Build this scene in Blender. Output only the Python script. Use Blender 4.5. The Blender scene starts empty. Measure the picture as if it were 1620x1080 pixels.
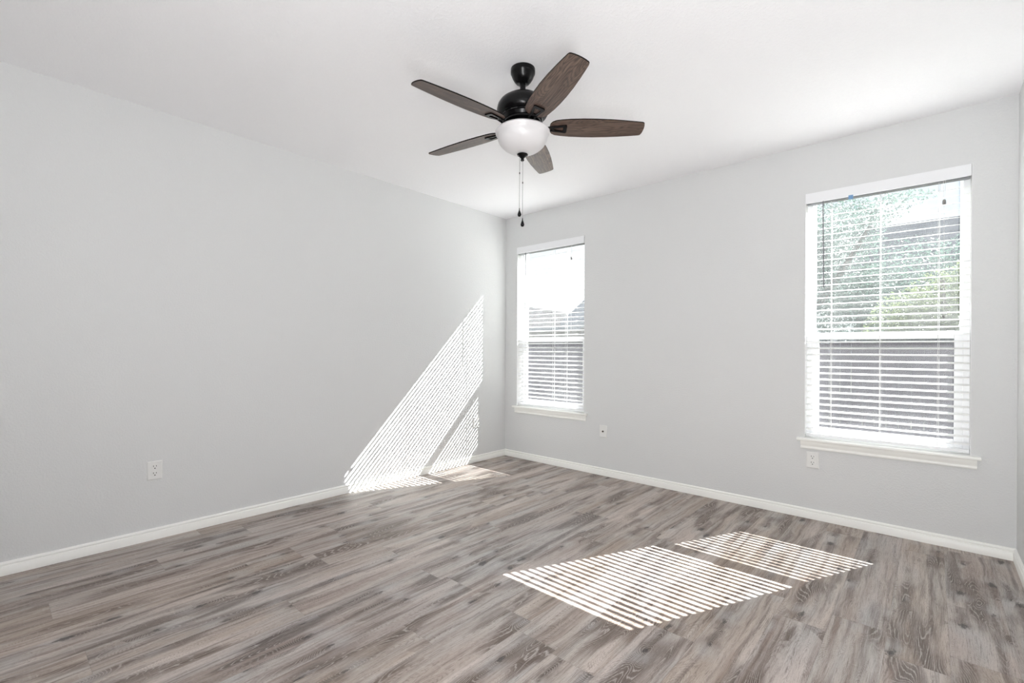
import bpy, bmesh, math, random
from mathutils import Vector, Matrix
random.seed(7)
C = bpy.context.scene.collection
SC = bpy.context.scene

# ------------------------------------------------------------------ camera
F_PX, YAW, ROLL, CY0 = 745.0, 0.7287, 0.0058, 553.08
CAM = Vector((3.2992, -3.5945, 1.0886))
rgt = Vector((math.cos(YAW), math.sin(YAW), 0)); fwd = Vector((-math.sin(YAW), math.cos(YAW), 0)); up = Vector((0, 0, 1))
r2 = rgt * math.cos(ROLL) + up * math.sin(ROLL)
u2 = -rgt * math.sin(ROLL) + up * math.cos(ROLL)
cd = bpy.data.cameras.new('camera'); cam = bpy.data.objects.new('camera', cd); C.objects.link(cam)
cd.sensor_width = 36.0; cd.lens = F_PX * 36.0 / 1620.0; cd.shift_y = (CY0 - 540.0) / 1620.0
cd.clip_start = 0.02; cd.clip_end = 300
M = Matrix((r2, u2, -fwd)).transposed().to_4x4(); M.translation = CAM
cam.matrix_world = M
SC.camera = cam

# ------------------------------------------------------------------ light
SUN = Vector((0.482, 1.0, 1.025)).normalized()          # direction towards the sun
SUN_E, SKY, FILL, ZEN = 51.0, 0.95, 68.0, 3.0
SC.view_settings.view_transform = 'Standard'; SC.view_settings.look = 'None'
SC.view_settings.exposure = 0.0; SC.view_settings.gamma = 1.0; SC.view_settings.use_curve_mapping = False
SC.cycles.use_denoising = True
SC.cycles.max_bounces = 16; SC.cycles.diffuse_bounces = 8; SC.cycles.glossy_bounces = 4
SC.cycles.transparent_max_bounces = 24; SC.cycles.sample_clamp_indirect = 6.0
SC.cycles.caustics_reflective = False; SC.cycles.caustics_refractive = False


class NT:
    """small helper for writing node trees"""
    def __init__(s, nt): s.t = nt; s.t.nodes.clear()
    def n(s, typ, ins=None, **kw):
        o = s.t.nodes.new(typ)
        for k, v in kw.items(): setattr(o, k, v)
        for k, v in (ins or {}).items(): s.put(o.inputs[k], v)
        return o
    def put(s, sock, v):
        if isinstance(v, bpy.types.NodeSocket): s.t.links.new(v, sock)
        elif isinstance(v, bpy.types.Node): s.t.links.new(v.outputs[0], sock)
        else: sock.default_value = v
    def m(s, op, a, b=0.0, c=None, clamp=False):
        o = s.t.nodes.new('ShaderNodeMath'); o.operation = op; o.use_clamp = clamp
        s.put(o.inputs[0], a); s.put(o.inputs[1], b)
        if c is not None: s.put(o.inputs[2], c)
        return o.outputs[0]
    def rng(s, v, a, b, c=0.0, d=1.0, smooth=False):
        o = s.t.nodes.new('ShaderNodeMapRange'); o.interpolation_type = 'SMOOTHSTEP' if smooth else 'LINEAR'; o.clamp = True
        s.put(o.inputs[0], v)
        for i, q in enumerate((a, b, c, d)): s.put(o.inputs[i + 1], q)
        return o.outputs[0]
    def mix(s, f, a, b, mode='MIX'):
        o = s.t.nodes.new('ShaderNodeMix'); o.data_type = 'RGBA'; o.blend_type = mode; o.clamp_factor = True
        s.put(o.inputs[0], f); s.put(o.inputs[6], a); s.put(o.inputs[7], b)
        return o.outputs[2]
    def xyz(s, x, y, z):
        o = s.t.nodes.new('ShaderNodeCombineXYZ')
        s.put(o.inputs[0], x); s.put(o.inputs[1], y); s.put(o.inputs[2], z); return o.outputs[0]
    def noise(s, vec, scale=1.0, detail=2.0, rough=0.5, dist=0.0):
        return s.n('ShaderNodeTexNoise', {'Vector': vec, 'Scale': scale, 'Detail': detail, 'Roughness': rough, 'Distortion': dist}).outputs[0]


def col(r, g, b): return (r, g, b, 1.0)
def srgb(r, g, b):
    f = lambda c: c / 12.92 if c <= 0.04045 else ((c + 0.055) / 1.055) ** 2.4
    return (f(r / 255), f(g / 255), f(b / 255), 1.0)


# world: pale summer sky with thin white cloud, plus added brightness overhead
W = bpy.data.worlds.new('sky'); SC.world = W; W.use_nodes = True
t = NT(W.node_tree)
tc = t.n('ShaderNodeTexCoord'); sep = t.n('ShaderNodeSeparateXYZ', {0: tc.outputs['Generated']})
el = sep.outputs[2]
blue = t.mix(t.rng(el, 0.10, 0.6), col(0.90, 0.96, 1.0), col(0.30, 0.52, 0.95))
cl = t.noise(t.xyz(sep.outputs[0], sep.outputs[1], t.m('MULTIPLY', el, 3.0)), 3.0, 4, 0.55)
sky = t.mix(t.rng(cl, 0.40, 0.62), blue, col(1.05, 1.05, 1.05))
zen = t.m('MULTIPLY', t.rng(el, 0.27, 0.5, 0, 1, True), ZEN)          # added overhead brightness above the view, to light the room
sky2 = t.mix(1.0, sky, t.xyz(zen, zen, zen), 'ADD')
bg = t.n('ShaderNodeBackground', {0: sky2, 1: SKY})
t.n('ShaderNodeOutputWorld', {0: bg.outputs[0]})

sl = bpy.data.lights.new('sun', 'SUN'); sl.energy = SUN_E; sl.angle = math.radians(0.22); sl.color = (1.0, 0.98, 0.96)
so = bpy.data.objects.new('sun', sl); C.objects.link(so); so.location = (6, 10, 12)
so.rotation_euler = (-SUN).to_track_quat('-Z', 'Y').to_euler()
# added fill lamp behind the camera, beside the right-hand wall, brightening the room
fl = bpy.data.lights.new('rear_fill_lamp', 'AREA'); fl.shape = 'RECTANGLE'; fl.size = 0.07; fl.size_y = 1.7; fl.energy = FILL
fl.color = (0.99, 0.99, 1.0)
fo = bpy.data.objects.new('rear_fill_lamp', fl); C.objects.link(fo); fo.location = (3.585, -4.0, 1.1)
fz = -Vector((-0.35, 0.71, 0.62)).normalized(); fy_ = Vector((0, -0.658, 0.753)); fx_ = fy_.cross(fz).normalized(); fy_ = fz.cross(fx_)
fo.rotation_euler = Matrix((fx_, fy_, fz)).transposed().to_euler()



# ------------------------------------------------------------------ materials
def newmat(name):
    m = bpy.data.materials.new(name); m.use_nodes = True
    return m, NT(m.node_tree)

def plain(name, c, rough=0.5, metal=0.0, spec=0.5, bump=None):
    m, t = newmat(name)
    b = t.n('ShaderNodeBsdfPrincipled', {'Base Color': c, 'Roughness': rough, 'Metallic': metal, 'Specular IOR Level': spec})
    if bump:
        tc = t.n('ShaderNodeTexCoord')
        h = t.noise(tc.outputs['Object'], bump[0], 3, 0.6)
        bp = t.n('ShaderNodeBump', {'Height': h, 'Strength': bump[1], 'Distance': bump[2]})
        t.put(b.inputs['Normal'], bp.outputs[0])
    t.n('ShaderNodeOutputMaterial', {0: b.outputs[0]})
    return m

def paint(name, c, rough, scale, dist):
    """wall paint over a rolled orange-peel texture"""
    m, t = newmat(name)
    tc = t.n('ShaderNodeTexCoord'); P = tc.outputs['Object']
    h1 = t.noise(P, scale, 3, 0.55, 0.3)
    h = t.rng(h1, 0.42, 0.64, 0, 1, True)
    cv = t.mix(t.noise(P, 1.3, 2), c, tuple(x * 0.985 for x in c[:3]) + (1,))
    bp = t.n('ShaderNodeBump', {'Height': h, 'Strength': 0.55, 'Distance': dist})
    b = t.n('ShaderNodeBsdfPrincipled', {'Base Color': cv, 'Roughness': rough, 'Specular IOR Level': 0.35, 'Normal': bp.outputs[0]})
    t.n('ShaderNodeOutputMaterial', {0: b.outputs[0]})
    return m

def floor_mat():
    m, t = newmat('grey_oak_planks')
    tc = t.n('ShaderNodeTexCoord'); s = t.n('ShaderNodeSeparateXYZ', {0: tc.outputs['Object']})
    X, Y = s.outputs[0], s.outputs[1]
    PW, PL = 0.178, 1.22
    xs = t.m('DIVIDE', t.m('ADD', X, 0.031), PW); row = t.m('FLOOR', xs); fx = t.m('FRACT', xs)
    rr = t.n('ShaderNodeTexWhiteNoise', {'W': row}, noise_dimensions='1D').outputs[0]
    ys = t.m('ADD', t.m('DIVIDE', Y, PL), t.m('MULTIPLY', rr, 7.3)); cl = t.m('FLOOR', ys); fy = t.m('FRACT', ys)
    wn = t.n('ShaderNodeTexWhiteNoise', {'Vector': t.xyz(row, cl, 3.0)}, noise_dimensions='3D')
    r1 = wn.outputs[0]; sc = t.n('ShaderNodeSeparateColor', {0: wn.outputs[1]}); r2_, r3 = sc.outputs[1], sc.outputs[2]
    idz = t.m('MULTIPLY', r1, 57.0)
    # local plank coordinates (u across, v along)
    u = t.m('MULTIPLY', t.m('SUBTRACT', fx, 0.5), PW)
    v = t.m('MULTIPLY', fy, PL)
    # slow waviness of the grain
    wv = t.m('MULTIPLY', t.m('SUBTRACT', t.noise(t.xyz(t.m('MULTIPLY', u, 3.0), t.m('MULTIPLY', v, 3.0), idz), 1.0, 2), 0.5), 0.030)
    uw = t.m('ADD', u, wv)
    # knots: offset from the nearest knot, with a dark trail on one side and a pale patch on the other
    KU, KV = 6.5, 2.4
    kv = t.n('ShaderNodeTexVoronoi', {'Vector': t.xyz(t.m('MULTIPLY', uw, KU), t.m('MULTIPLY', v, KV), idz), 'Scale': 1.0, 'Randomness': 1.0}, feature='F1', voronoi_dimensions='3D')
    kp = t.n('ShaderNodeSeparateXYZ', {0: kv.outputs['Position']}); kc = t.n('ShaderNodeSeparateColor', {0: kv.outputs['Color']})
    du = t.m('SUBTRACT', t.m('MULTIPLY', uw, KU), kp.outputs[0]); dv = t.m('SUBTRACT', t.m('MULTIPLY', v, KV), kp.outputs[1])
    flip = t.m('SUBTRACT', t.m('MULTIPLY', t.m('GREATER_THAN', kc.outputs[1], 0.5), 2.0), 1.0); dv = t.m('MULTIPLY', dv, flip)
    kon = t.m('GREATER_THAN', kc.outputs[0], 0.34)
    rough = t.m('MULTIPLY', t.m('SUBTRACT', t.noise(t.xyz(t.m('MULTIPLY', u, 85), t.m('MULTIPLY', v, 28), idz), 1.0, 4, 0.7), 0.5), 0.30)
    kd = t.m('SQRT', t.m('ADD', t.m('MULTIPLY', du, du), t.m('MULTIPLY', t.m('MULTIPLY', dv, dv), 1.6)))
    kdr = t.m('ADD', kd, rough)
    kbump = t.m('MULTIPLY', t.rng(kd, 0.0, 0.40, 1.0, 0.0, True), kon)
    ksz = t.m('MULTIPLY', kc.outputs[2], 0.07)
    kcore = t.m('MULTIPLY', t.rng(t.m('SUBTRACT', kdr, ksz), -0.02, 0.055, 1.0, 0.0, True), kon)
    wid = t.m('ADD', 0.085, t.m('MULTIPLY', t.m('ABSOLUTE', dv), 0.10))
    q = t.m('DIVIDE', t.m('ADD', du, t.m('MULTIPLY', rough, 0.6)), wid)
    across = t.m('POWER', 2.718, t.m('MULTIPLY', t.m('MULTIPLY', q, q), -1.0))
    trail = t.m('MULTIPLY', t.m('MULTIPLY', across, t.m('MULTIPLY', t.rng(dv, -0.04, 0.04), t.rng(dv, 0.10, 0.95, 1.0, 0.0, True))), kon)
    pale = t.m('MULTIPLY', t.m('MULTIPLY', t.rng(kdr, 0.10, 0.42, 1.0, 0.0, True), t.rng(dv, 0.05, -0.12)), kon)
    # contour lines of a stretched field: cathedrals that bend round the knots
    fld = t.noise(t.xyz(t.m('MULTIPLY', uw, 8.5), t.m('MULTIPLY', v, 1.15), idz), 1.0, 1.2, 0.45, 0.25)
    fld = t.m('ADD', fld, t.m('MULTIPLY', kbump, 0.19))
    jit = t.m('MULTIPLY', t.noise(t.xyz(t.m('MULTIPLY', u, 190), t.m('MULTIPLY', v, 45), idz), 1.0, 2), 0.012)
    fj = t.m('ADD', fld, jit)
    def lines(freq, lo, hi):
        ph = t.m('FRACT', t.m('MULTIPLY', fj, freq))
        return t.rng(t.m('ABSOLUTE', t.m('SUBTRACT', t.m('MULTIPLY', ph, 2.0), 1.0)), lo, hi, 0, 1, True)
    rline, fline = lines(52.0, 0.60, 0.96), lines(117.0, 0.45, 0.95)
    zone = t.rng(t.noise(t.xyz(t.m('MULTIPLY', u, 9.0), t.m('MULTIPLY', v, 1.5), t.m('ADD', idz, 9.0)), 1.0, 2, 0.5), 0.52, 0.66, 0, 1, True)
    halo = t.m('MULTIPLY', t.m('MULTIPLY', t.rng(kdr, 0.06, 0.34, 1.0, 0.0, True), t.rng(dv, -0.10, 0.06)), kon)
    zone = t.m('MAXIMUM', zone, t.m('MAXIMUM', trail, t.m('MULTIPLY', halo, 0.75)))
    # fibres and pores
    fib = t.noise(t.xyz(t.m('MULTIPLY', uw, 430.0), t.m('MULTIPLY', v, 15.0), idz), 1.0, 3, 0.65)
    pore = t.noise(t.xyz(t.m('MULTIPLY', uw, 620.0), t.m('MULTIPLY', v, 75.0), t.m('ADD', idz, 2.0)), 1.0, 2, 0.6)
    fib2 = t.noise(t.xyz(t.m('MULTIPLY', uw, 60.0), t.m('MULTIPLY', v, 2.4), t.m('ADD', idz, 4.0)), 1.0, 3, 0.6)
    saw = t.noise(t.xyz(t.m('MULTIPLY', u, 14.0), t.m('MULTIPLY', v, 95.0), idz), 1.0, 2, 0.6)
    tone = t.noise(t.xyz(t.m('MULTIPLY', uw, 11.0), t.m('MULTIPLY', v, 1.0), t.m('ADD', idz, 21.0)), 1.0, 2, 0.5)
    tint = t.noise(t.xyz(t.m('MULTIPLY', u, 7.0), t.m('MULTIPLY', v, 1.4), t.m('ADD', idz, 33.0)), 1.0, 2, 0.5)
    brown = t.rng(t.noise(t.xyz(t.m('MULTIPLY', uw, 22.0), t.m('MULTIPLY', v, 1.2), t.m('ADD', idz, 40.0)), 1.0, 2, 0.5), 0.60, 0.74, 0, 1, True)
    # colours
    light = t.mix(t.rng(tint, 0.38, 0.62), srgb(198, 187, 180), srgb(181, 176, 172))
    mid = t.mix(r3, srgb(165, 152, 145), srgb(166, 151, 138))
    dark = t.mix(r2_, srgb(78, 66, 61), srgb(88, 71, 60))
    base = t.mix(t.rng(tone, 0.38, 0.66), light, mid)
    base = t.mix(t.m('MULTIPLY', brown, 0.50), base, srgb(124, 101, 87))
    streak = t.rng(t.noise(t.xyz(t.m('MULTIPLY', uw, 26.0), t.m('MULTIPLY', v, 1.0), t.m('ADD', idz, 52.0)), 1.0, 3, 0.6), 0.52, 0.68, 0, 1, True)
    base = t.mix(t.m('MULTIPLY', streak, 0.52), base, dark)
    base = t.mix(t.m('MULTIPLY', zone, 0.85), base, dark)
    base = t.mix(t.m('MULTIPLY', pale, 0.45), base, srgb(184, 183, 183))
    base = t.mix(t.m('MULTIPLY', t.m('MULTIPLY', fline, t.rng(fib2, 0.38, 0.58)), 0.42), base, dark)
    base = t.mix(t.m('MULTIPLY', t.m('MULTIPLY', rline, zone), 0.50), base, srgb(206, 199, 192))
    base = t.mix(t.m('MULTIPLY', t.rng(fib, 0.54, 0.70), 0.50), base, dark)
    base = t.mix(t.m('MULTIPLY', t.rng(pore, 0.57, 0.70), 0.42), base, dark)
    base = t.mix(t.m('MULTIPLY', t.rng(fib, 0.44, 0.28), 0.34), base, srgb(212, 205, 200))
    base = t.mix(t.m('MULTIPLY', t.rng(fib2, 0.54, 0.72), 0.50), base, dark)
    base = t.mix(t.m('MULTIPLY', t.rng(saw, 0.60, 0.76), 0.14), base, srgb(212, 206, 200))
    base = t.mix(t.m('MULTIPLY', kcore, 0.80), base, srgb(56, 50, 49))
    base = t.mix(1.0, base, t.mix(r1, col(0.93, 0.93, 0.94), col(1.03, 1.015, 1.0)), 'MULTIPLY')
    # seams
    ex = t.m('MULTIPLY', t.m('MINIMUM', fx, t.m('SUBTRACT', 1.0, fx)), PW)
    ey = t.m('MULTIPLY', t.m('MINIMUM', fy, t.m('SUBTRACT', 1.0, fy)), PL)
    seam = t.rng(t.m('MINIMUM', ex, ey), 0.0003, 0.0014, 1.0, 0.0)
    base = t.mix(t.m('MULTIPLY', seam, 0.26), base, srgb(84, 74, 70))
    hgt = t.m('SUBTRACT', t.m('SUBTRACT', 1.0, t.m('MULTIPLY', t.rng(fib, 0.5, 0.7), 0.35)), t.m('MULTIPLY', seam, 1.0))
    bp = t.n('ShaderNodeBump', {'Height': hgt, 'Strength': 0.35, 'Distance': 0.0012})
    b = t.n('ShaderNodeBsdfPrincipled', {'Base Color': base, 'Roughness': t.rng(fib, 0.3, 0.7, 0.40, 0.54), 'Specular IOR Level': 0.42, 'Normal': bp.outputs[0]})
    t.n('ShaderNodeOutputMaterial', {0: b.outputs[0]})
    return m

def blade_mat():
    m, t = newmat('weathered_brown_oak')
    tc = t.n('ShaderNodeTexCoord'); s = t.n('ShaderNodeSeparateXYZ', {0: tc.outputs['Object']})
    oi = t.n('ShaderNodeObjectInfo')
    idz = t.m('MULTIPLY', oi.outputs['Random'], 40.0)
    U, V = s.outputs[0], s.outputs[1]
    fld = t.noise(t.xyz(t.m('MULTIPLY', U, 2.2), t.m('MULTIPLY', V, 13.0), idz), 1.0, 2, 0.5, 0.3)
    jit = t.m('MULTIPLY', t.noise(t.xyz(t.m('MULTIPLY', U, 40), t.m('MULTIPLY', V, 260), idz), 1.0, 2), 0.012)
    ph = t.m('FRACT', t.m('MULTIPLY', t.m('ADD', fld, jit), 26.0))
    ring = t.rng(t.m('ABSOLUTE', t.m('SUBTRACT', t.m('MULTIPLY', ph, 2.0), 1.0)), 0.3, 0.9)
    fib = t.noise(t.xyz(t.m('MULTIPLY', U, 9.0), t.m('MULTIPLY', V, 330.0), idz), 1.0, 3, 0.6)
    c = t.mix(t.rng(fld, 0.35, 0.65), srgb(112, 90, 77), srgb(84, 64, 54))
    c = t.mix(t.m('MULTIPLY', ring, 0.72), c, srgb(50, 37, 31))
    c = t.mix(t.m('MULTIPLY', t.rng(fib, 0.48, 0.66), 0.78), c, srgb(40, 29, 25))
    c = t.mix(t.m('MULTIPLY', t.rng(fib, 0.45, 0.28), 0.35), c, srgb(150, 132, 118))
    bp = t.n('ShaderNodeBump', {'Height': fib, 'Strength': 0.25, 'Distance': 0.0006})
    b = t.n('ShaderNodeBsdfPrincipled', {'Base Color': c, 'Roughness': 0.42, 'Specular IOR Level': 0.5, 'Normal': bp.outputs[0]})
    t.n('ShaderNodeOutputMaterial', {0: b.outputs[0]})
    return m

def glass_mat():
    """clear window pane with a milky veil that imitates glare haze"""
    m, t = newmat('glare_haze_window_glass')
    tr = t.n('ShaderNodeBsdfTransparent', {0: col(0.93, 0.95, 0.95)})
    gl = t.n('ShaderNodeBsdfGlossy', {0: col(1, 1, 1), 'Roughness': 0.02})
    tl = t.n('ShaderNodeBsdfTranslucent', {0: col(0.92, 0.95, 0.98)})
    ge = t.n('ShaderNodeNewGeometry')
    fr = t.n('ShaderNodeFresnel', {'IOR': t.rng(ge.outputs['Backfacing'], 0, 1, 1.45, 1 / 1.45)})
    a = t.n('ShaderNodeMixShader', {0: fr.outputs[0], 1: tr.outputs[0], 2: gl.outputs[0]})
    tc = t.n('ShaderNodeTexCoord')
    d = t.rng(t.noise(tc.outputs['Object'], 6.0, 4, 0.6), 0.35, 0.75, 0.012, 0.022)  # uneven translucent share, imitates glare haze over the view
    b = t.n('ShaderNodeMixShader', {0: d, 1: a.outputs[0], 2: tl.outputs[0]})
    t.n('ShaderNodeOutputMaterial', {0: b.outputs[0]})
    return m

def screen_mat():
    """woven insect mesh, far finer than a pixel: partly open"""
    m, t = newmat('insect_mesh')
    tr = t.n('ShaderNodeBsdfTransparent', {0: col(1, 1, 1)})
    df = t.n('ShaderNodeBsdfDiffuse', {0: srgb(84, 84, 90)})
    tl = t.n('ShaderNodeBsdfTranslucent', {0: srgb(84, 84, 90)})
    a = t.n('ShaderNodeMixShader', {0: 0.35, 1: df.outputs[0], 2: tl.outputs[0]})
    b = t.n('ShaderNodeMixShader', {0: 0.35, 1: tr.outputs[0], 2: a.outputs[0]})
    t.n('ShaderNodeOutputMaterial', {0: b.outputs[0]})
    return m

def slat_mat():
    m, t = newmat('white_slat_vinyl')
    b = t.n('ShaderNodeBsdfPrincipled', {'Base Color': srgb(247, 247, 246), 'Roughness': 0.45})
    tl = t.n('ShaderNodeBsdfTranslucent', {0: srgb(240, 238, 232)})
    a = t.n('ShaderNodeMixShader', {0: 0.04, 1: b.outputs[0], 2: tl.outputs[0]})
    t.n('ShaderNodeOutputMaterial', {0: a.outputs[0]})
    return m

def bowl_mat():
    m, t = newmat('frosted_opal_glass')
    b = t.n('ShaderNodeBsdfPrincipled', {'Base Color': srgb(226, 224, 225), 'Roughness': 0.28, 'Specular IOR Level': 0.5,
                                         'Subsurface Weight': 0.3, 'Subsurface Radius': (0.02, 0.02, 0.02), 'Subsurface Scale': 1.0})
    t.n('ShaderNodeOutputMaterial', {0: b.outputs[0]})
    return m

def leaf_mat(name, a, b_):
    m, t = newmat(name)
    tc = t.n('ShaderNodeTexCoord')
    n = t.noise(tc.outputs['Object'], 3.0, 4, 0.7)
    c = t.mix(t.rng(n, 0.35, 0.65), a, b_)
    d = t.n('ShaderNodeBsdfPrincipled', {'Base Color': c, 'Roughness': 0.5})
    tl = t.n('ShaderNodeBsdfTranslucent', {0: c})
    mx = t.n('ShaderNodeMixShader', {0: 0.35, 1: d.outputs[0], 2: tl.outputs[0]})
    t.n('ShaderNodeOutputMaterial', {0: mx.outputs[0]})
    return m

def shingle_mat(name, a, b_):
    m, t = newmat(name)
    tc = t.n('ShaderNodeTexCoord'); P = tc.outputs['Object']
    br = t.n('ShaderNodeTexBrick', {'Vector': t.n('ShaderNodeMapping', {0: P, 'Rotation': (math.radians(90), 0, 0)}).outputs[0], 'Color1': a, 'Color2': b_, 'Mortar': tuple(x * 0.6 for x in a[:3]) + (1,),
                                    'Scale': 1.0, 'Mortar Size': 0.012, 'Brick Width': 0.33, 'Row Height': 0.10})
    c = t.mix(t.m('MULTIPLY', t.noise(P, 2.0, 4), 0.5), br.outputs[0], b_)
    b = t.n('ShaderNodeBsdfPrincipled', {'Base Color': c, 'Roughness': 1.0, 'Specular IOR Level': 0.0})
    t.n('ShaderNodeOutputMaterial', {0: b.outputs[0]})
    return m

def fence_mat():
    m, t = newmat('weathered_cedar_boards')
    tc = t.n('ShaderNodeTexCoord'); s = t.n('ShaderNodeSeparateXYZ', {0: tc.outputs['Object']})
    bx = t.m('DIVIDE', s.outputs[0], 0.14); i = t.m('FLOOR', bx)
    r = t.n('ShaderNodeTexWhiteNoise', {'W': i}, noise_dimensions='1D').outputs[0]
    g = t.noise(t.xyz(t.m('MULTIPLY', s.outputs[0], 60), t.m('MULTIPLY', i, 3.0), t.m('MULTIPLY', s.outputs[2], 2.5)), 1.0, 3, 0.6)
    c = t.mix(r, srgb(84, 73, 72), srgb(68, 58, 57))
    c = t.mix(t.m('MULTIPLY', t.rng(g, 0.45, 0.7), 0.5), c, srgb(58, 50, 50))
    b = t.n('ShaderNodeBsdfPrincipled', {'Base Color': c, 'Roughness': 0.9, 'Specular IOR Level': 0.1})
    t.n('ShaderNodeOutputMaterial', {0: b.outputs[0]})
    return m

MAT = dict(
    wall=paint('warm_grey_wall_paint', srgb(220, 221, 221), 0.75, 105.0, 0.0010),
    ceil=paint('white_ceiling_paint', srgb(249, 249, 251), 0.85, 85.0, 0.0011),
    trim=plain('semigloss_white_trim', srgb(246, 246, 242), 0.35),
    reveal=plain('white_reveal_paint', srgb(240, 240, 240), 0.7),
    vinyl=plain('white_window_vinyl', srgb(240, 241, 243), 0.4),
    floor=floor_mat(), blade=blade_mat(), glass=glass_mat(), screen=screen_mat(), slat=slat_mat(), bowl=bowl_mat(),
    black=plain('satin_black_metal', col(0.0025, 0.0025, 0.0028), 0.27, 0.0, 0.22),
    edge=plain('dark_blade_edge', col(0.004, 0.003, 0.003), 0.6, 0.0, 0.15),
    chain=plain('nickel_chain', col(0.42, 0.42, 0.42), 0.35, 0.9),
    plate=plain('white_outlet_plastic', srgb(232, 232, 230), 0.35),
    slot=plain('dark_outlet_slot', col(0.02, 0.02, 0.02), 0.6),
    brass=plain('brass_coax_pin', col(0.10, 0.09, 0.07), 0.3, 0.8),
    wand=plain('backlit_clear_plastic_wand', srgb(120, 122, 126), 0.2),  # clear wand, its backlit darkness painted in as grey
    rail=plain('grey_head_rail', srgb(132, 134, 138), 0.4),  # same grey on every face
    cordm=plain('white_blind_cord', srgb(226, 226, 226), 0.8),
    tassel=plain('grey_cord_tassel', srgb(128, 128, 126), 0.5),
    tape=plain('blue_tape', srgb(118, 158, 200), 0.6),
    fence=fence_mat(),
    lawn=plain('dry_lawn', srgb(74, 78, 56), 0.95, bump=(30, 0.6, 0.03)),
    roofA=shingle_mat('light_grey_shingles', srgb(54, 53, 53), srgb(46, 45, 46)),
    roofB=shingle_mat('slate_grey_shingles', srgb(62, 66, 73), srgb(50, 54, 61)),
    fascia=plain('slate_grey_fascia_paint', srgb(88, 93, 100), 0.9),
    brick=plain('tan_house_siding', srgb(120, 116, 112), 0.9),
    leafA=leaf_mat('blue_green_leaves', srgb(56, 80, 72), srgb(84, 104, 94)),
    leafB=leaf_mat('yellow_green_leaves', srgb(80, 94, 62), srgb(110, 120, 84)),
    bark=plain('grey_bark', srgb(96, 88, 82), 0.9),
    reargrey=plain('rear_room_paint', srgb(213, 214, 212), 0.8),
)


# ------------------------------------------------------------------ mesh helpers
def empty(name, loc, label=None, cat=None, group=None, kind=None):
    o = bpy.data.objects.new(name, None); C.objects.link(o); o.location = loc; o.empty_display_size = 0.1
    return tag(o, label, cat, group, kind)

def tag(o, label=None, cat=None, group=None, kind=None):
    if label: o['label'] = label
    if cat: o['category'] = cat
    if group: o['group'] = group
    if kind: o['kind'] = kind
    return o

def link(name, bm, mat, parent=None, loc=(0, 0, 0), smooth=False):
    bmesh.ops.recalc_face_normals(bm, faces=bm.faces)
    me = bpy.data.meshes.new(name); bm.to_mesh(me); bm.free()
    for mm in (mat if isinstance(mat, (list, tuple)) else [mat]): me.materials.append(mm)
    if smooth:
        for p in me.polygons: p.use_smooth = True
        try: me.set_sharp_from_angle(angle=math.radians(40))
        except Exception: pass
    o = bpy.data.objects.new(name, me); C.objects.link(o); o.location = loc
    if parent: o.parent = parent
    return o

def box(bm, x0, x1, y0, y1, z0, z1, bev=0.0):
    r = bmesh.ops.create_cube(bm, size=1.0)
    vs = r['verts']
    for v in vs:
        v.co = Vector(((x0 + x1) / 2 + v.co.x * (x1 - x0), (y0 + y1) / 2 + v.co.y * (y1 - y0), (z0 + z1) / 2 + v.co.z * (z1 - z0)))
    if bev > 0:
        es = list({e for v in vs for e in v.link_edges})
        bmesh.ops.bevel(bm, geom=es, offset=bev, segments=2, affect='EDGES', profile=0.6)
    return vs

def lathe(bm, prof, seg=48, cx=0, cy=0, cap=True):
    rings = []
    for r, z in prof:
        if r < 1e-6: rings.append([bm.verts.new((cx, cy, z))])
        else: rings.append([bm.verts.new((cx + r * math.cos(2 * math.pi * i / seg), cy + r * math.sin(2 * math.pi * i / seg), z)) for i in range(seg)])
    for a, b in zip(rings, rings[1:]):
        for i in range(seg):
            j = (i + 1) % seg
            if len(a) == 1 and len(b) == 1: continue
            if len(a) == 1: bm.faces.new((a[0], b[j], b[i]))
            elif len(b) == 1: bm.faces.new((a[i], a[j], b[0]))
            else: bm.faces.new((a[i], a[j], b[j], b[i]))
    if cap:
        for q in (rings[0], rings[-1]):
            if len(q) > 2: bm.faces.new(q)

def tube(bm, pts, r, seg=8):
    rings = []
    n = len(pts)
    for k, p in enumerate(pts):
        p = Vector(p)
        d = (Vector(pts[min(k + 1, n - 1)]) - Vector(pts[max(k - 1, 0)])).normalized()
        a = d.orthogonal().normalized() if abs(d.z) > 0.99 else d.cross(Vector((0, 0, 1))).normalized()
        b = d.cross(a)
        rr = r[k] if isinstance(r, (list, tuple)) else r
        rings.append([bm.verts.new(p + a * rr * math.cos(2 * math.pi * i / seg) + b * rr * math.sin(2 * math.pi * i / seg)) for i in range(seg)])
    for a, b in zip(rings, rings[1:]):
        for i in range(seg):
            bm.faces.new((a[i], a[(i + 1) % seg], b[(i + 1) % seg], b[i]))
    bm.faces.new(rings[0]); bm.faces.new(rings[-1])

def prism(bm, poly, ext, axis=2):
    """poly: list of 3D points of a planar outline, ext: extrusion vector"""
    a = [bm.verts.new(Vector(p)) for p in poly]; b = [bm.verts.new(Vector(p) + Vector(ext)) for p in poly]
    bm.faces.new(a); bm.faces.new(list(reversed(b)))
    n = len(a)
    for i in range(n): bm.faces.new((a[i], b[i], b[(i + 1) % n], a[(i + 1) % n]))

def sweep_profile(bm, prof, p0, p1, nrm):
    """prof: (out, z) outline swept from p0 to p1; out along nrm"""
    nrm = Vector(nrm); A = []; B = []
    for o, z in prof:
        A.append(bm.verts.new(Vector(p0) + nrm * o + Vector((0, 0, z)))); B.append(bm.verts.new(Vector(p1) + nrm * o + Vector((0, 0, z))))
    n = len(A)
    for i in range(n): bm.faces.new((A[i], A[(i + 1) % n], B[(i + 1) % n], B[i]))
    bm.faces.new(A); bm.faces.new(list(reversed(B)))


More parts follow.
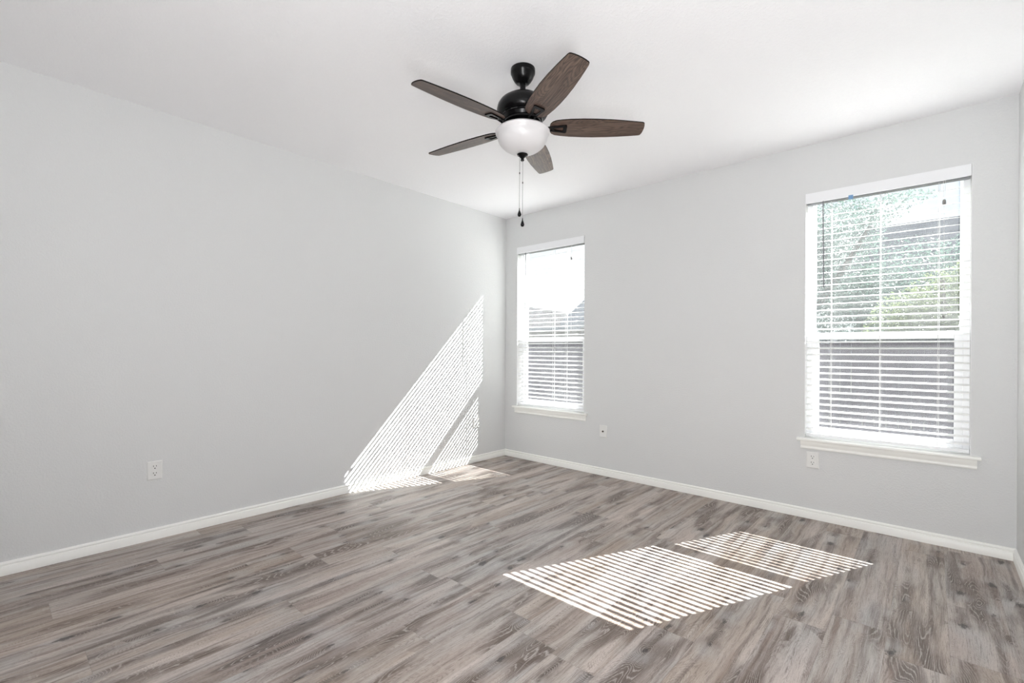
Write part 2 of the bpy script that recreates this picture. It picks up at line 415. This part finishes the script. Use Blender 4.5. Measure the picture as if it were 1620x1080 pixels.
# ------------------------------------------------------------------ room shell
H, RW, YR = 2.44, 3.632, -4.45
T = 0.14
WIN = [(0.160, 0.962), (2.674, 3.458)]
WZ0, WZ1 = 0.523, 2.122

bm = bmesh.new(); box(bm, -T, RW + T, YR - 0.9, T, -0.12, 0.0)
tag(link('floor', bm, MAT['floor']), 'grey brown oak plank floor running towards the windows', 'floor', kind='structure')
bm = bmesh.new(); box(bm, -T, RW + T, YR - 0.9, T, H, H + 0.12)
tag(link('ceiling', bm, MAT['ceil']), 'white textured ceiling above the whole room', 'ceiling', kind='structure')
bm = bmesh.new(); box(bm, -T, 0, YR - 0.9, T, 0, H)
tag(link('wall_left', bm, MAT['wall']), 'long pale grey wall with slatted sunlight, no windows', 'wall', kind='structure')
bm = bmesh.new(); box(bm, RW, RW + T, YR - 0.9, T, 0, H)
tag(link('wall_right', bm, MAT['wall']), 'pale grey wall seen as a sliver at the right edge', 'wall', kind='structure')
bm = bmesh.new()
xs = [0, WIN[0][0], WIN[0][1], WIN[1][0], WIN[1][1], RW]
for i in (0, 2, 4): box(bm, xs[i], xs[i + 1], 0, T, 0, H)
for i in (1, 3):
    box(bm, xs[i], xs[i + 1], 0, T, 0, WZ0 - 0.018); box(bm, xs[i], xs[i + 1], 0, T, WZ1, H)
tag(link('wall_back', bm, MAT['wall']), 'pale grey wall holding the two windows', 'wall', kind='structure')
bm = bmesh.new()                                       # wall behind the camera with a doorway
box(bm, 0, 2.30, YR - T, YR, 0, H); box(bm, 3.40, RW, YR - T, YR, 0, H); box(bm, 2.30, 3.40, YR - T, YR, 2.1, H)
box(bm, 0, RW, YR - 0.9, YR - 0.86, 0, H)             # far side of the hall beyond it
tag(link('wall_rear', bm, MAT['reargrey']), 'pale grey wall behind the camera with a doorway', 'wall', kind='structure')

BB = [(0, 0), (0.0130, 0), (0.0130, 0.041), (0.0118, 0.0430), (0.0060, 0.0452), (0.0052, 0.0480), (0.0068, 0.0500), (0.0105, 0.0515), (0.0112, 0.0545), (0.0098, 0.0590), (0.0058, 0.0625), (0, 0.0640)]
for nm, a, b, n, lab in (('left', (0, YR, 0), (0, 0, 0), (1, 0, 0), 'white moulded baseboard along the long left wall'),
                         ('back', (0, 0, 0), (RW, 0, 0), (0, -1, 0), 'white moulded baseboard under the two windows'),
                         ('right', (RW, YR, 0), (RW, 0, 0), (-1, 0, 0), 'white moulded baseboard at the far right edge')):
    bm = bmesh.new(); sweep_profile(bm, BB, a, b, n)
    tag(link('baseboard_' + nm, bm, MAT['trim'], smooth=True), lab, 'baseboard', kind='structure')


# ------------------------------------------------------------------ windows
def frame_ring(bm, x0, x1, z0, z1, y0, y1, l, r, b, tp, bev=0.003):
    box(bm, x0, x0 + l, y0, y1, z0, z1, bev); box(bm, x1 - r, x1, y0, y1, z0, z1, bev)
    box(bm, x0 + l, x1 - r, y0, y1, z0, z0 + b, bev); box(bm, x0 + l, x1 - r, y0, y1, z1 - tp, z1, bev)

def make_window(name, x0, x1, label):
    w = empty(name, (x0, 0, WZ0), label, 'window', kind='structure')
    W_ = x1 - x0; Hh = WZ1 - WZ0; off = -WZ0
    bm = bmesh.new(); frame_ring(bm, 0.001, W_ - 0.001, 0.0, Hh - 0.001, 0.070, 0.138, 0.030, 0.030, 0.034, 0.012)
    link('window_frame', bm, MAT['vinyl'], w)
    # upper sash (outer track)
    bm = bmesh.new(); frame_ring(bm, 0.028, W_ - 0.028, 1.168 + off, 2.112 + off, 0.104, 0.128, 0.016, 0.016, 0.044, 0.014)
    us = link('upper_sash', bm, MAT['vinyl'], w)
    bm = bmesh.new(); box(bm, 0.040, W_ - 0.040, 0.114, 0.118, 1.205 + off, 2.102 + off)
    link('glass_pane', bm, MAT['glass'], us)
    # lower sash (inner track)
    bm = bmesh.new(); frame_ring(bm, 0.028, W_ - 0.028, 0.552 + off, 1.212 + off, 0.076, 0.102, 0.038, 0.038, 0.038, 0.044)
    box(bm, W_ / 2 - 0.03, W_ / 2 + 0.03, 0.066, 0.080, 1.200 + off, 1.212 + off, 0.002)      # sash lock
    ls = link('lower_sash', bm, MAT['vinyl'], w)
    bm = bmesh.new(); box(bm, 0.060, W_ - 0.060, 0.086, 0.090, 0.585 + off, 1.175 + off)
    link('glass_pane', bm, MAT['glass'], ls)
    # insect screen outside the lower sash
    bm = bmesh.new(); box(bm, 0.030, W_ - 0.030, 0.1315, 0.1322, 0.556 + off, 1.19 + off)
    link('insect_screen', bm, MAT['screen'], w)
    # reveal lining, stool and apron
    bm = bmesh.new()
    box(bm, 0.0, 0.0012, 0.0, 0.072, 0, Hh); box(bm, W_ - 0.0012, W_, 0.0, 0.072, 0, Hh); box(bm, 0.0012, W_ - 0.0012, 0, 0.072, Hh - 0.0012, Hh)
    link('reveal_lining', bm, MAT['reveal'], w)
    bm = bmesh.new()
    prism(bm, [(-0.040, 0, -0.018), (-0.040, -0.032, -0.018), (W_ + 0.040, -0.032, -0.018), (W_ + 0.040, 0, -0.018), (W_ - 0.0005, 0, -0.018), (W_ - 0.0005, 0.072, -0.018), (0.0005, 0.072, -0.018), (0.0005, 0, -0.018)], (0, 0, 0.018))
    es = [e for e in bm.edges if all(v.co.y < -0.03 for v in e.verts) and abs(e.verts[0].co.z - e.verts[1].co.z) < 1e-6]
    bmesh.ops.bevel(bm, geom=es, offset=0.006, segments=4, affect='EDGES', profile=0.5)
    link('window_sill', bm, MAT['trim'], w, smooth=True)
    bm = bmesh.new()
    AP = [(0, -0.0685), (0.010, -0.0685), (0.012, -0.066), (0.012, -0.058), (0.009, -0.054), (0.0095, -0.048), (0.0135, -0.042), (0.016, -0.030), (0.016, -0.018), (0, -0.018)]
    sweep_profile(bm, AP, (-0.020, 0, 0), (W_ + 0.025, 0, 0), (0, -1, 0))
    link('apron', bm, MAT['trim'], w, smooth=True)
    return w

make_window('window_1', *WIN[0], 'narrow single-hung window in the corner beside the long wall')
make_window('window_2', *WIN[1], 'single-hung window near the right corner with trees outside')


# ------------------------------------------------------------------ blinds
def make_blind(x0, x1, label, cords, wand_x, wand_tilt, pull_x, pull2_z, tape):
    W_ = x1 - x0
    root = empty('venetian_blind', (x0, 0.0, WZ1), label, 'blind', 'white blinds in the windows')
    oz = -WZ1
    # valance over the head rail
    bm = bmesh.new()
    prism(bm, [(0.001, -0.012, -0.067), (0.001, -0.012, -0.004), (0.001, -0.006, -0.0015), (0.001, -0.001, -0.0015), (0.001, -0.001, -0.067)], (W_ - 0.004, 0, 0))
    link('valance', bm, MAT['vinyl'], root)
    bm = bmesh.new(); box(bm, 0.006, W_ - 0.006, 0.006, 0.050, -0.071, -0.010, 0.002)
    link('head_rail', bm, MAT['rail'], root)
    # slats: shallow crowned strips tilted towards the room
    a = math.radians(15); w = 0.0305; th = 0.0022
    bm = bmesh.new()
    n = 36
    for k in range(n):
        z = 0.581 + 0.0407 * k + oz
        if z > -0.082: break
        seg = 4; top = []; bot = []
        for s_ in range(seg + 1):
            q = s_ / seg - 0.5
            yy = q * w; cr = (0.25 - q * q) * 0.004
            Y = 0.030 + yy * math.cos(a); Z = z + yy * math.sin(a) + cr * math.cos(a)
            top.append((Y, Z + th / 2)); bot.append((Y, Z - th / 2))
        out = top + bot[::-1]
        sg = 0.0008 * math.sin(k * 1.7)
        prism(bm, [(0.005, y, zz + sg) for y, zz in out], (W_ - 0.010, 0, 0))
    link('slat', bm, MAT['slat'], root)
    bm = bmesh.new(); box(bm, 0.005, W_ - 0.005, 0.014, 0.046, 0.535 + oz, 0.553 + oz, 0.003)
    link('bottom_rail', bm, MAT['vinyl'], root)
    for cx in cords:
        bm = bmesh.new()
        for y in (0.0135, 0.0465):
            tube(bm, [(cx - x0, y, -0.05), (cx - x0, y, 0.553 + oz)], 0.0011, 6)
        tube(bm, [(cx - x0 + 0.006, 0.030, -0.05), (cx - x0 + 0.006, 0.030, 0.553 + oz)], 0.0009, 6)
        link('ladder_cord', bm, MAT['cordm'], root)
    bm = bmesh.new()
    tube(bm, [(wand_x - x0 + 0.001, -0.004, -0.062), (wand_x - x0, -0.016, -0.072), (wand_x - x0 + wand_tilt * 0.5, -0.018, -0.34), (wand_x - x0 + wand_tilt, -0.018, -0.622)], [0.002, 0.0035, 0.0042, 0.0042], 6)
    link('tilt_wand', bm, MAT['wand'], root)
    px = pull_x - x0
    bm = bmesh.new()
    for d in (-0.004, 0.004):
        tube(bm, [(px + d * 1.6, -0.003, -0.06), (px + d, -0.016, -0.075), (px + d * 0.6, -0.018, -0.185)], 0.0009, 6)
    tube(bm, [(px, -0.018, -0.19), (px + 0.002, -0.019, pull2_z + oz)], 0.0007, 6)
    pc = link('pull_cord', bm, MAT['cordm'], root)
    for zt, s_ in ((-0.178, 1.0), (pull2_z + oz + 0.012, 0.62)):
        bm = bmesh.new()
        lathe(bm, [(0.0045 * s_, zt), (0.0075 * s_, zt - 0.006 * s_), (0.0085 * s_, zt - 0.026 * s_), (0.006 * s_, zt - 0.029 * s_)], 12, px, -0.018)
        tag(link('tassel', bm, MAT['tassel'], pc), 'small grey tassel on the pull cord')
    if tape:
        bm = bmesh.new(); box(bm, tape - x0, tape - x0 + 0.024, -0.0135, -0.0122, -0.086, -0.060, 0.0)
        tag(link('tape', bm, MAT['tape'], root), 'scrap of blue tape under the valance')
    return root

make_blind(*WIN[0], 'white slatted blind in the narrow corner window, wand at its left', (0.268, 0.60, 0.745), 0.278, 0.0, 0.83, 1.25, None)
make_blind(*WIN[1], 'white slatted blind in the right window, bit of blue tape at its top', (2.812, 3.060, 3.322), 2.772, 0.006, 3.345, 1.285, 2.905)


# ------------------------------------------------------------------ outlets
def receptacle_parts(root, duplex=True, coax=False, decora=False):
    """built facing -y, centred on the root, plate on y = 0"""
    bm = bmesh.new()
    w, h, d = 0.0355, 0.0525, 0.0062
    v0 = [(-w, 0, -h), (w, 0, -h), (w, 0, h), (-w, 0, h)]
    ins = 0.004
    f = [(-w + ins, -d, -h + ins), (w - ins, -d, -h + ins), (w - ins, -d, h - ins), (-w + ins, -d, h - ins)]
    mid = [(-w, -d * 0.45, -h), (w, -d * 0.45, -h), (w, -d * 0.45, h), (-w, -d * 0.45, h)]
    L = [[bm.verts.new(p) for p in q] for q in (v0, mid, f)]
    for A, B in zip(L, L[1:]):
        for i in range(4): bm.faces.new((A[i], A[(i + 1) % 4], B[(i + 1) % 4], B[i]))
    bm.faces.new(L[2]); bm.faces.new(L[0])
    link('cover_plate', bm, MAT['plate'], root)
    def disc(bm, cx, cz, r, y0, y1, sx=1.0, flat=None, seg=28):
        pts = []
        for i in range(seg):
            a = 2 * math.pi * i / seg
            x, z = r * sx * math.cos(a), r * math.sin(a)
            if flat: z = max(-flat, min(flat, z))
            pts.append((cx + x, y0, cz + z))
        prism(bm, pts, (0, y1 - y0, 0))
    if duplex:
        for cz in (0.0195, -0.0195):
            bm = bmesh.new(); disc(bm, 0, cz, 0.0172, -d, -d - 0.0026, 1.0, 0.0142)
            rc = link('receptacle', bm, MAT['plate'], root)
            bm = bmesh.new()
            box(bm, -0.0080, -0.0052, -d - 0.0032, -d - 0.0020, cz + 0.001, cz + 0.0095)
            box(bm, 0.0052, 0.0078, -d - 0.0032, -d - 0.0020, cz + 0.002, cz + 0.0090)
            disc(bm, 0, cz - 0.0070, 0.0031, -d - 0.0020, -d - 0.0032, 1.0, None, 14)
            link('plug_slot', bm, MAT['slot'], rc)
        bm = bmesh.new(); disc(bm, 0, 0, 0.003, -d, -d - 0.001, 1.0, None, 14)
        link('screw', bm, MAT['plate'], root)
    if coax:
        bm = bmesh.new(); lathe(bm, [(0.0085, 0), (0.0085, 0.003), (0.0062, 0.0032), (0.0062, 0.010), (0.0040, 0.0102)], 6)
        bmesh.ops.rotate(bm, verts=bm.verts, cent=(0, 0, 0), matrix=Matrix.Rotation(math.radians(90), 3, 'X'))
        bmesh.ops.translate(bm, verts=bm.verts, vec=(0, -d, 0.0))
        tag(link('coax_jack', bm, MAT['brass'], root), 'dark threaded coax jack')
        for z in (0.041, -0.041):
            bm = bmesh.new(); disc(bm, 0, z, 0.003, -d, -d - 0.001, 1.0, None, 14)
            link('screw', bm, MAT['plate'], root)

def outlet(loc, rz, label, cat='outlet', name='wall_outlet', **kw):
    r = empty(name, loc, label, cat, 'cover plates low on the walls'); r.rotation_euler = (0, 0, rz)
    receptacle_parts(r, **kw)

outlet((0.0, -2.947, 0.392), math.radians(90), 'white duplex outlet on the long left wall, far from the corner')
outlet((0.0, -0.419, 0.384), math.radians(90), 'white outlet on the left wall at the edge of the slatted sunlight')
outlet((2.721, 0.0, 0.383), 0, 'white duplex outlet on the back wall just under the right window sill')
outlet((1.163, 0.0, 0.383), 0, 'white single-jack coax plate on the back wall right of the corner window', 'wall plate', 'coax_wall_plate', duplex=False, coax=True)


# ------------------------------------------------------------------ ceiling fan
FX, FY = 1.82, -1.87
fan = empty('ceiling_fan', (FX, FY, H), 'black five-blade ceiling fan with brown blades and frosted bowl light', 'ceiling fan')
bm = bmesh.new()
lathe(bm, [(0.0585, 0.0), (0.0590, -0.012), (0.0585, -0.022), (0.0565, -0.025), (0.050, -0.042), (0.041, -0.057), (0.0395, -0.058), (0.033, -0.067), (0.022, -0.0715), (0.016, -0.072)], 56)
link('canopy', bm, MAT['black'], fan, smooth=True)
bm = bmesh.new()
lathe(bm, [(0.0135, -0.06), (0.0135, -0.118), (0.020, -0.121), (0.024, -0.128), (0.024, -0.134)], 32)
link('downrod', bm, MAT['black'], fan, smooth=True)
bm = bmesh.new()
lathe(bm, [(0.0, -0.128), (0.030, -0.128), (0.062, -0.133), (0.088, -0.143), (0.106, -0.156), (0.1085, -0.1585), (0.110, -0.160), (0.120, -0.176), (0.1245, -0.196), (0.123, -0.212), (0.116, -0.224), (0.108, -0.230),
           (0.104, -0.2305), (0.104, -0.236), (0.100, -0.238), (0.094, -0.252), (0.090, -0.254), (0.090, -0.262), (0.0, -0.262)], 72)
link('motor_housing', bm, MAT['black'], fan, smooth=True)
for i in range(10):                                    # vent slots round the lower skirt
    a = 2 * math.pi * i / 10
    m4 = Matrix.Rotation(a, 4, 'Z')
    bm = bmesh.new(); vs = box(bm, 0.0995, 0.1055, -0.016, 0.016, -0.2355, -0.2315)
    bmesh.ops.transform(bm, matrix=m4, verts=vs)
    link('vent_slot', bm, MAT['slot'], fan)
bm = bmesh.new()
lathe(bm, [(0.0, -0.262), (0.078, -0.262), (0.080, -0.270), (0.070, -0.280), (0.068, -0.290), (0.098, -0.296), (0.104, -0.302), (0.104, -0.306), (0.0, -0.306)], 56)
link('light_fitter', bm, MAT['black'], fan, smooth=True)
# frosted bowl
bm = bmesh.new()
outer = [(0.118, -0.2965), (0.127, -0.2985), (0.1315, -0.304), (0.1305, -0.311), (0.1235, -0.3175), (0.121, -0.323)]
for i in range(1, 15):
    a = i / 14 * math.pi / 2 * 0.93
    outer.append((0.121 * math.cos(a) ** 1.12, -0.323 - 0.087 * math.sin(a)))
outer.append((0.008, outer[-1][1] - 0.002))
inner = [(max(0.006, r - 0.004), z + 0.003) for r, z in reversed(outer)]
lathe(bm, outer + inner + [outer[0]], 72, cap=False)
bmesh.ops.remove_doubles(bm, verts=bm.verts, dist=1e-5)
tag(link('light_bowl', bm, MAT['bowl'], fan, smooth=True), 'white frosted glass bowl shade')
bm = bmesh.new()
zb = -0.409
lathe(bm, [(0.0, zb + 0.004), (0.016, zb + 0.004), (0.0265, zb - 0.001), (0.0265, zb - 0.004), (0.019, zb - 0.009), (0.010, zb - 0.017), (0.007, zb - 0.022), (0.0075, zb - 0.024), (0.009, zb - 0.028), (0.007, zb - 0.032), (0.0, zb - 0.033)], 32)
link('finial', bm, MAT['black'], fan, smooth=True)
# pull chains with teardrop pulls
sx, sy = math.cos(YAW), math.sin(YAW)                  # screen-right direction
for off, z0, z1, zbead, name in ((-0.013, zb - 0.006, -0.679, -0.500, 'pull_chain'), (0.002, zb - 0.031, -0.727, -0.546, 'pull_chain')):
    bm = bmesh.new()
    px, py = off * sx, off * sy
    tube(bm, [(px, py, z0), (px, py, z1)], 0.0012, 6)
    k = 0; z = z0
    while z > z1:
        bmesh.ops.create_icosphere(bm, subdivisions=1, radius=0.0017, matrix=Matrix.Translation((px, py, z))); z -= 0.005
    ch = link(name, bm, MAT['chain'], fan, smooth=True)
    bm = bmesh.new()
    lathe(bm, [(0.0, zbead + 0.005), (0.0022, zbead + 0.004), (0.0026, zbead), (0.0022, zbead - 0.004), (0.0, zbead - 0.005)], 12, px, py)
    link('chain_connector', bm, MAT['black'], ch, smooth=True)
    bm = bmesh.new()
    lathe(bm, [(0.0, z1 + 0.012), (0.0020, z1 + 0.010), (0.0022, z1 + 0.002), (0.0035, z1 - 0.003), (0.0065, z1 - 0.011), (0.0088, z1 - 0.018), (0.0090, z1 - 0.022), (0.0075, z1 - 0.027), (0.0045, z1 - 0.030), (0.0, z1 - 0.031)], 20, px, py)
    tag(link('pull_knob', bm, MAT['black'], ch, smooth=True), 'black teardrop pull')

# blades: local x along the blade, y across
def blade_outline():
    half = [(0.131, 0.012), (0.133, 0.026), (0.142, 0.040), (0.158, 0.050), (0.185, 0.0555), (0.23, 0.0605), (0.29, 0.0635), (0.35, 0.0635), (0.42, 0.0605), (0.49, 0.0545), (0.54, 0.049), (0.568, 0.0455), (0.576, 0.043), (0.580, 0.038)]
    tip = [(0.5835, 0.024), (0.585, 0.008), (0.585, -0.008), (0.5835, -0.024)]
    return [(x, y) for x, y in half] + tip + [(x, -y) for x, y in reversed(half)]

ZB, PIT, PHI = 2.161 - H, -0.2184, -0.4855
bm = bmesh.new()
th = 0.0055
pl = blade_outline()
bot = [bm.verts.new((x, y, -th / 2)) for x, y in pl]; topv = [bm.verts.new((x, y, th / 2)) for x, y in pl]
fb = bm.faces.new(bot); ft = bm.faces.new(list(reversed(topv)))
n_ = len(pl)
for i in range(n_):
    f = bm.faces.new((bot[i], topv[i], topv[(i + 1) % n_], bot[(i + 1) % n_])); f.material_index = 1
blade0 = link('blade', bm, [MAT['blade'], MAT['edge']], fan)
# blade iron: neck from the hub, then a trapezoid loop screwed under the blade
bm = bmesh.new()
zt = -th / 2 - 0.0002; dz = -0.0060
def ring_plate(bm, outer, inner, z, h):
    n = len(outer)
    A = [bm.verts.new((x, y, z)) for x, y in outer]; B = [bm.verts.new((x, y, z)) for x, y in inner]
    A2 = [bm.verts.new((x, y, z + h)) for x, y in outer]; B2 = [bm.verts.new((x * 1.0, y * 0.9, z + h)) for x, y in inner]
    for i in range(n):
        j = (i + 1) % n
        bm.faces.new((A[i], A[j], B[j], B[i])); bm.faces.new((A2[i], B2[i], B2[j], A2[j]))
        bm.faces.new((A[i], A2[i], A2[j], A[j])); bm.faces.new((B[i], B[j], B2[j], B2[i]))
def rounded(x0, x1, w0, w1, r, n=4):
    cs = [(x1 - r, w1 - r, 0), (x0 + r, w0 - r, 90), (x0 + r, -(w0 - r), 180), (x1 - r, -(w1 - r), 270)]
    out = []
    for cx, cy, a0 in cs:
        for i in range(n + 1):
            a = math.radians(a0 + 90 * i / n); out.append((cx + r * math.cos(a), cy + r * math.sin(a)))
    return out
ring_plate(bm, rounded(0.136, 0.213, 0.017, 0.027, 0.008), rounded(0.152, 0.196, 0.008, 0.0150, 0.005), zt, dz)
br = link('blade_bracket', bm, MAT['black'], None); br.parent = blade0
bm = bmesh.new()
for s_ in (-1, 1):
    tube(bm, [(0.072, s_ * 0.010, -0.012), (0.100, s_ * 0.012, -0.016), (0.122, s_ * 0.012, -0.010), (0.142, s_ * 0.013, -0.006)], [0.006, 0.0055, 0.005, 0.0045], 8)
ne = link('bracket_neck', bm, MAT['black'], None, smooth=True); ne.parent = blade0
DPH = [-0.008, -0.030, 0.0, 0.0, 0.045]
for k in range(5):
    if k == 0: b, kids = blade0, []
    else:
        b = blade0.copy(); C.objects.link(b); b.parent = fan
        for src in (br, ne):
            c = src.copy(); C.objects.link(c); c.parent = b
    b.location = (0, 0, ZB); b.rotation_euler = (PIT, 0, PHI + k * 2 * math.pi / 5 + DPH[k])


# ------------------------------------------------------------------ outside
GZ = -0.40
bm = bmesh.new()
box(bm, -40, 40, T + 0.02, 60, GZ - 0.2, GZ)
tag(link('ground', bm, MAT['lawn']), 'dry lawn outside the windows', 'ground', kind='structure')

# fence
fx0, fx1, fy = -14.0, 9.0, 5.2
fence = empty('board_fence', (-2, fy, GZ), 'weathered brown board fence across the yard outside', 'fence')
bm = bmesh.new()
x = fx0
while x < fx1:
    hgt = 1.62 + 0.012 * math.sin(x * 9.1)
    box(bm, x + 2, x + 2 + 0.134, 0, 0.018, 0.03, hgt); x += 0.14
link('board', bm, MAT['fence'], fence)
bm = bmesh.new()
for z in (0.3, 1.36): box(bm, fx0 + 2, fx1 + 2, 0.018, 0.056, z, z + 0.085)
link('fence_rail', bm, MAT['fence'], fence)
x = fx0
while x < fx1:
    bm = bmesh.new(); box(bm, x + 2, x + 2 + 0.09, 0.056, 0.146, 0.0, 1.54); x += 2.4
    link('post', bm, MAT['fence'], fence)

def roof_faces(bm, faces, th=0.12):
    for f in faces:
        vs = [bm.verts.new(p) for p in f]; bm.faces.new(vs)

def hip_house(name, label, x0, x1, y0, y1, ze, zr, hipx, wallm, roofm):
    r = empty(name, ((x0 + x1) / 2, (y0 + y1) / 2, GZ), label, 'house', 'houses beyond the fence')
    ox, oy = (x0 + x1) / 2, (y0 + y1) / 2
    bm = bmesh.new(); box(bm, x0 + 0.5 - ox, x1 - 0.5 - ox, y0 + 0.5 - oy, y1 - 0.5 - oy, 0, ze - GZ)
    link('house_wall', bm, wallm, r)
    bm = bmesh.new(); e = ze - GZ; z = zr - GZ; ym = 0.0
    P = [(x0 - ox, y0 - oy, e), (x1 - ox, y0 - oy, e), (x1 - ox, y1 - oy, e), (x0 - ox, y1 - oy, e)]
    R = [(x0 + hipx - ox, ym, z), (x1 - hipx - ox, ym, z)]
    V = [bm.verts.new(p) for p in P + R]
    for f in ((0, 1, 5, 4), (1, 2, 5), (2, 3, 4, 5), (3, 0, 4), (3, 2, 1, 0)): bm.faces.new([V[i] for i in f])
    link('roof', bm, roofm, r)
    bm = bmesh.new(); box(bm, x0 + 0.05 - ox, x1 - 0.05 - ox, y0 - 0.02 - oy, y0 + 0.02 - oy, e - 0.16, e + 0.01)
    link('fascia', bm, MAT['fascia'], r)
    return r

hip_house('neighbour_house', 'pale house roof seen low through the corner window', -24.0, -6.4, 13.0, 23.0, 2.10, 3.62, 8.1, MAT['brick'], MAT['roofA'])
hip_house('neighbour_house', 'slate grey roof rising at the right of the corner window', -5.85, -0.6, 9.0, 12.6, 1.97, 3.40, 0.45, MAT['brick'], MAT['roofB'])
hip_house('neighbour_house', 'grey shingled roof behind the trees in the right window', 1.2, 11.0, 12.2, 17.8, 2.3, 5.0, 0.6, MAT['brick'], MAT['roofB'])

def leaf_cloud(bm, blobs, n, size, rnd):
    tot = sum(b[3] * b[4] * b[5] for b in blobs)
    for (cx, cy, cz, rx, ry, rz) in blobs:
        k = max(20, int(n * rx * ry * rz / tot))
        for _ in range(k):
            d = Vector((rnd.gauss(0, 1), rnd.gauss(0, 1), rnd.gauss(0, 1))).normalized() * (rnd.random() ** 0.45)
            p = Vector((cx + d.x * rx, cy + d.y * ry, cz + d.z * rz))
            a = Vector((rnd.gauss(0, 1), rnd.gauss(0, 1), rnd.gauss(0, 0.7))).normalized()
            b = a.orthogonal().normalized(); b = (Matrix.Rotation(rnd.random() * 6.28, 3, a) @ b)
            s = size * rnd.uniform(0.6, 1.3)
            bm.faces.new([bm.verts.new(p + a * s), bm.verts.new(p + b * s * 0.45), bm.verts.new(p - a * s), bm.verts.new(p - b * s * 0.45)])

def tree(name, label, base, trunk, blobs, n, size, mat, seed, cat='tree'):
    r = empty(name, base, label, cat, 'trees outside the right window')
    rnd = random.Random(seed)
    bm = bmesh.new(); leaf_cloud(bm, [(b[0] - base[0], b[1] - base[1], b[2] - base[2]) + b[3:] for b in blobs], n, size, rnd)
    link('foliage', bm, mat, r)
    bm = bmesh.new()
    for pts, rr in trunk:
        tube(bm, [(p[0] - base[0], p[1] - base[1], p[2] - base[2]) for p in pts], rr, 10)
    link('trunk', bm, MAT['bark'], r, smooth=True)
    return r

tree('broadleaf_tree', 'large dark blue-green tree filling the left of the right window', (1.1, 8.0, GZ),
     [([(1.1, 8.0, GZ), (1.15, 8.0, 1.0), (1.3, 8.0, 2.4), (1.5, 8.0, 3.6)], [0.16, 0.13, 0.09, 0.04]), ([(1.2, 8.0, 1.6), (1.9, 7.8, 2.6), (2.4, 7.7, 3.5)], [0.08, 0.06, 0.03])],
     [(1.3, 8.0, 2.3, 1.3, 0.9, 1.2), (2.2, 7.9, 2.0, 1.0, 0.8, 0.9), (0.6, 8.0, 3.0, 1.2, 0.9, 1.0), (1.6, 8.0, 3.5, 1.1, 0.8, 0.8), (2.45, 7.7, 3.75, 0.55, 0.4, 0.30), (2.35, 7.6, 3.20, 0.27, 0.27, 0.33), (2.9, 7.8, 3.95, 0.5, 0.4, 0.16), (3.0, 7.9, 2.2, 0.9, 0.7, 1.05), (3.9, 8.0, 2.25, 0.8, 0.7, 1.0)],
     52000, 0.030, MAT['leafA'], 3)
tree('leafy_shrub', 'tall sunlit yellow-green shrub at the right of the right window', (3.5, 6.2, GZ),
     [([(3.5, 6.2, GZ), (3.5, 6.2, 0.9), (3.4, 6.2, 2.2)], [0.09, 0.07, 0.03])],
     [(3.5, 6.2, 1.45, 0.75, 0.45, 0.95), (3.0, 6.2, 1.3, 0.6, 0.4, 0.8), (3.85, 6.2, 2.1, 0.4, 0.4, 0.5)],
     20000, 0.026, MAT['leafB'], 5, 'shrub')
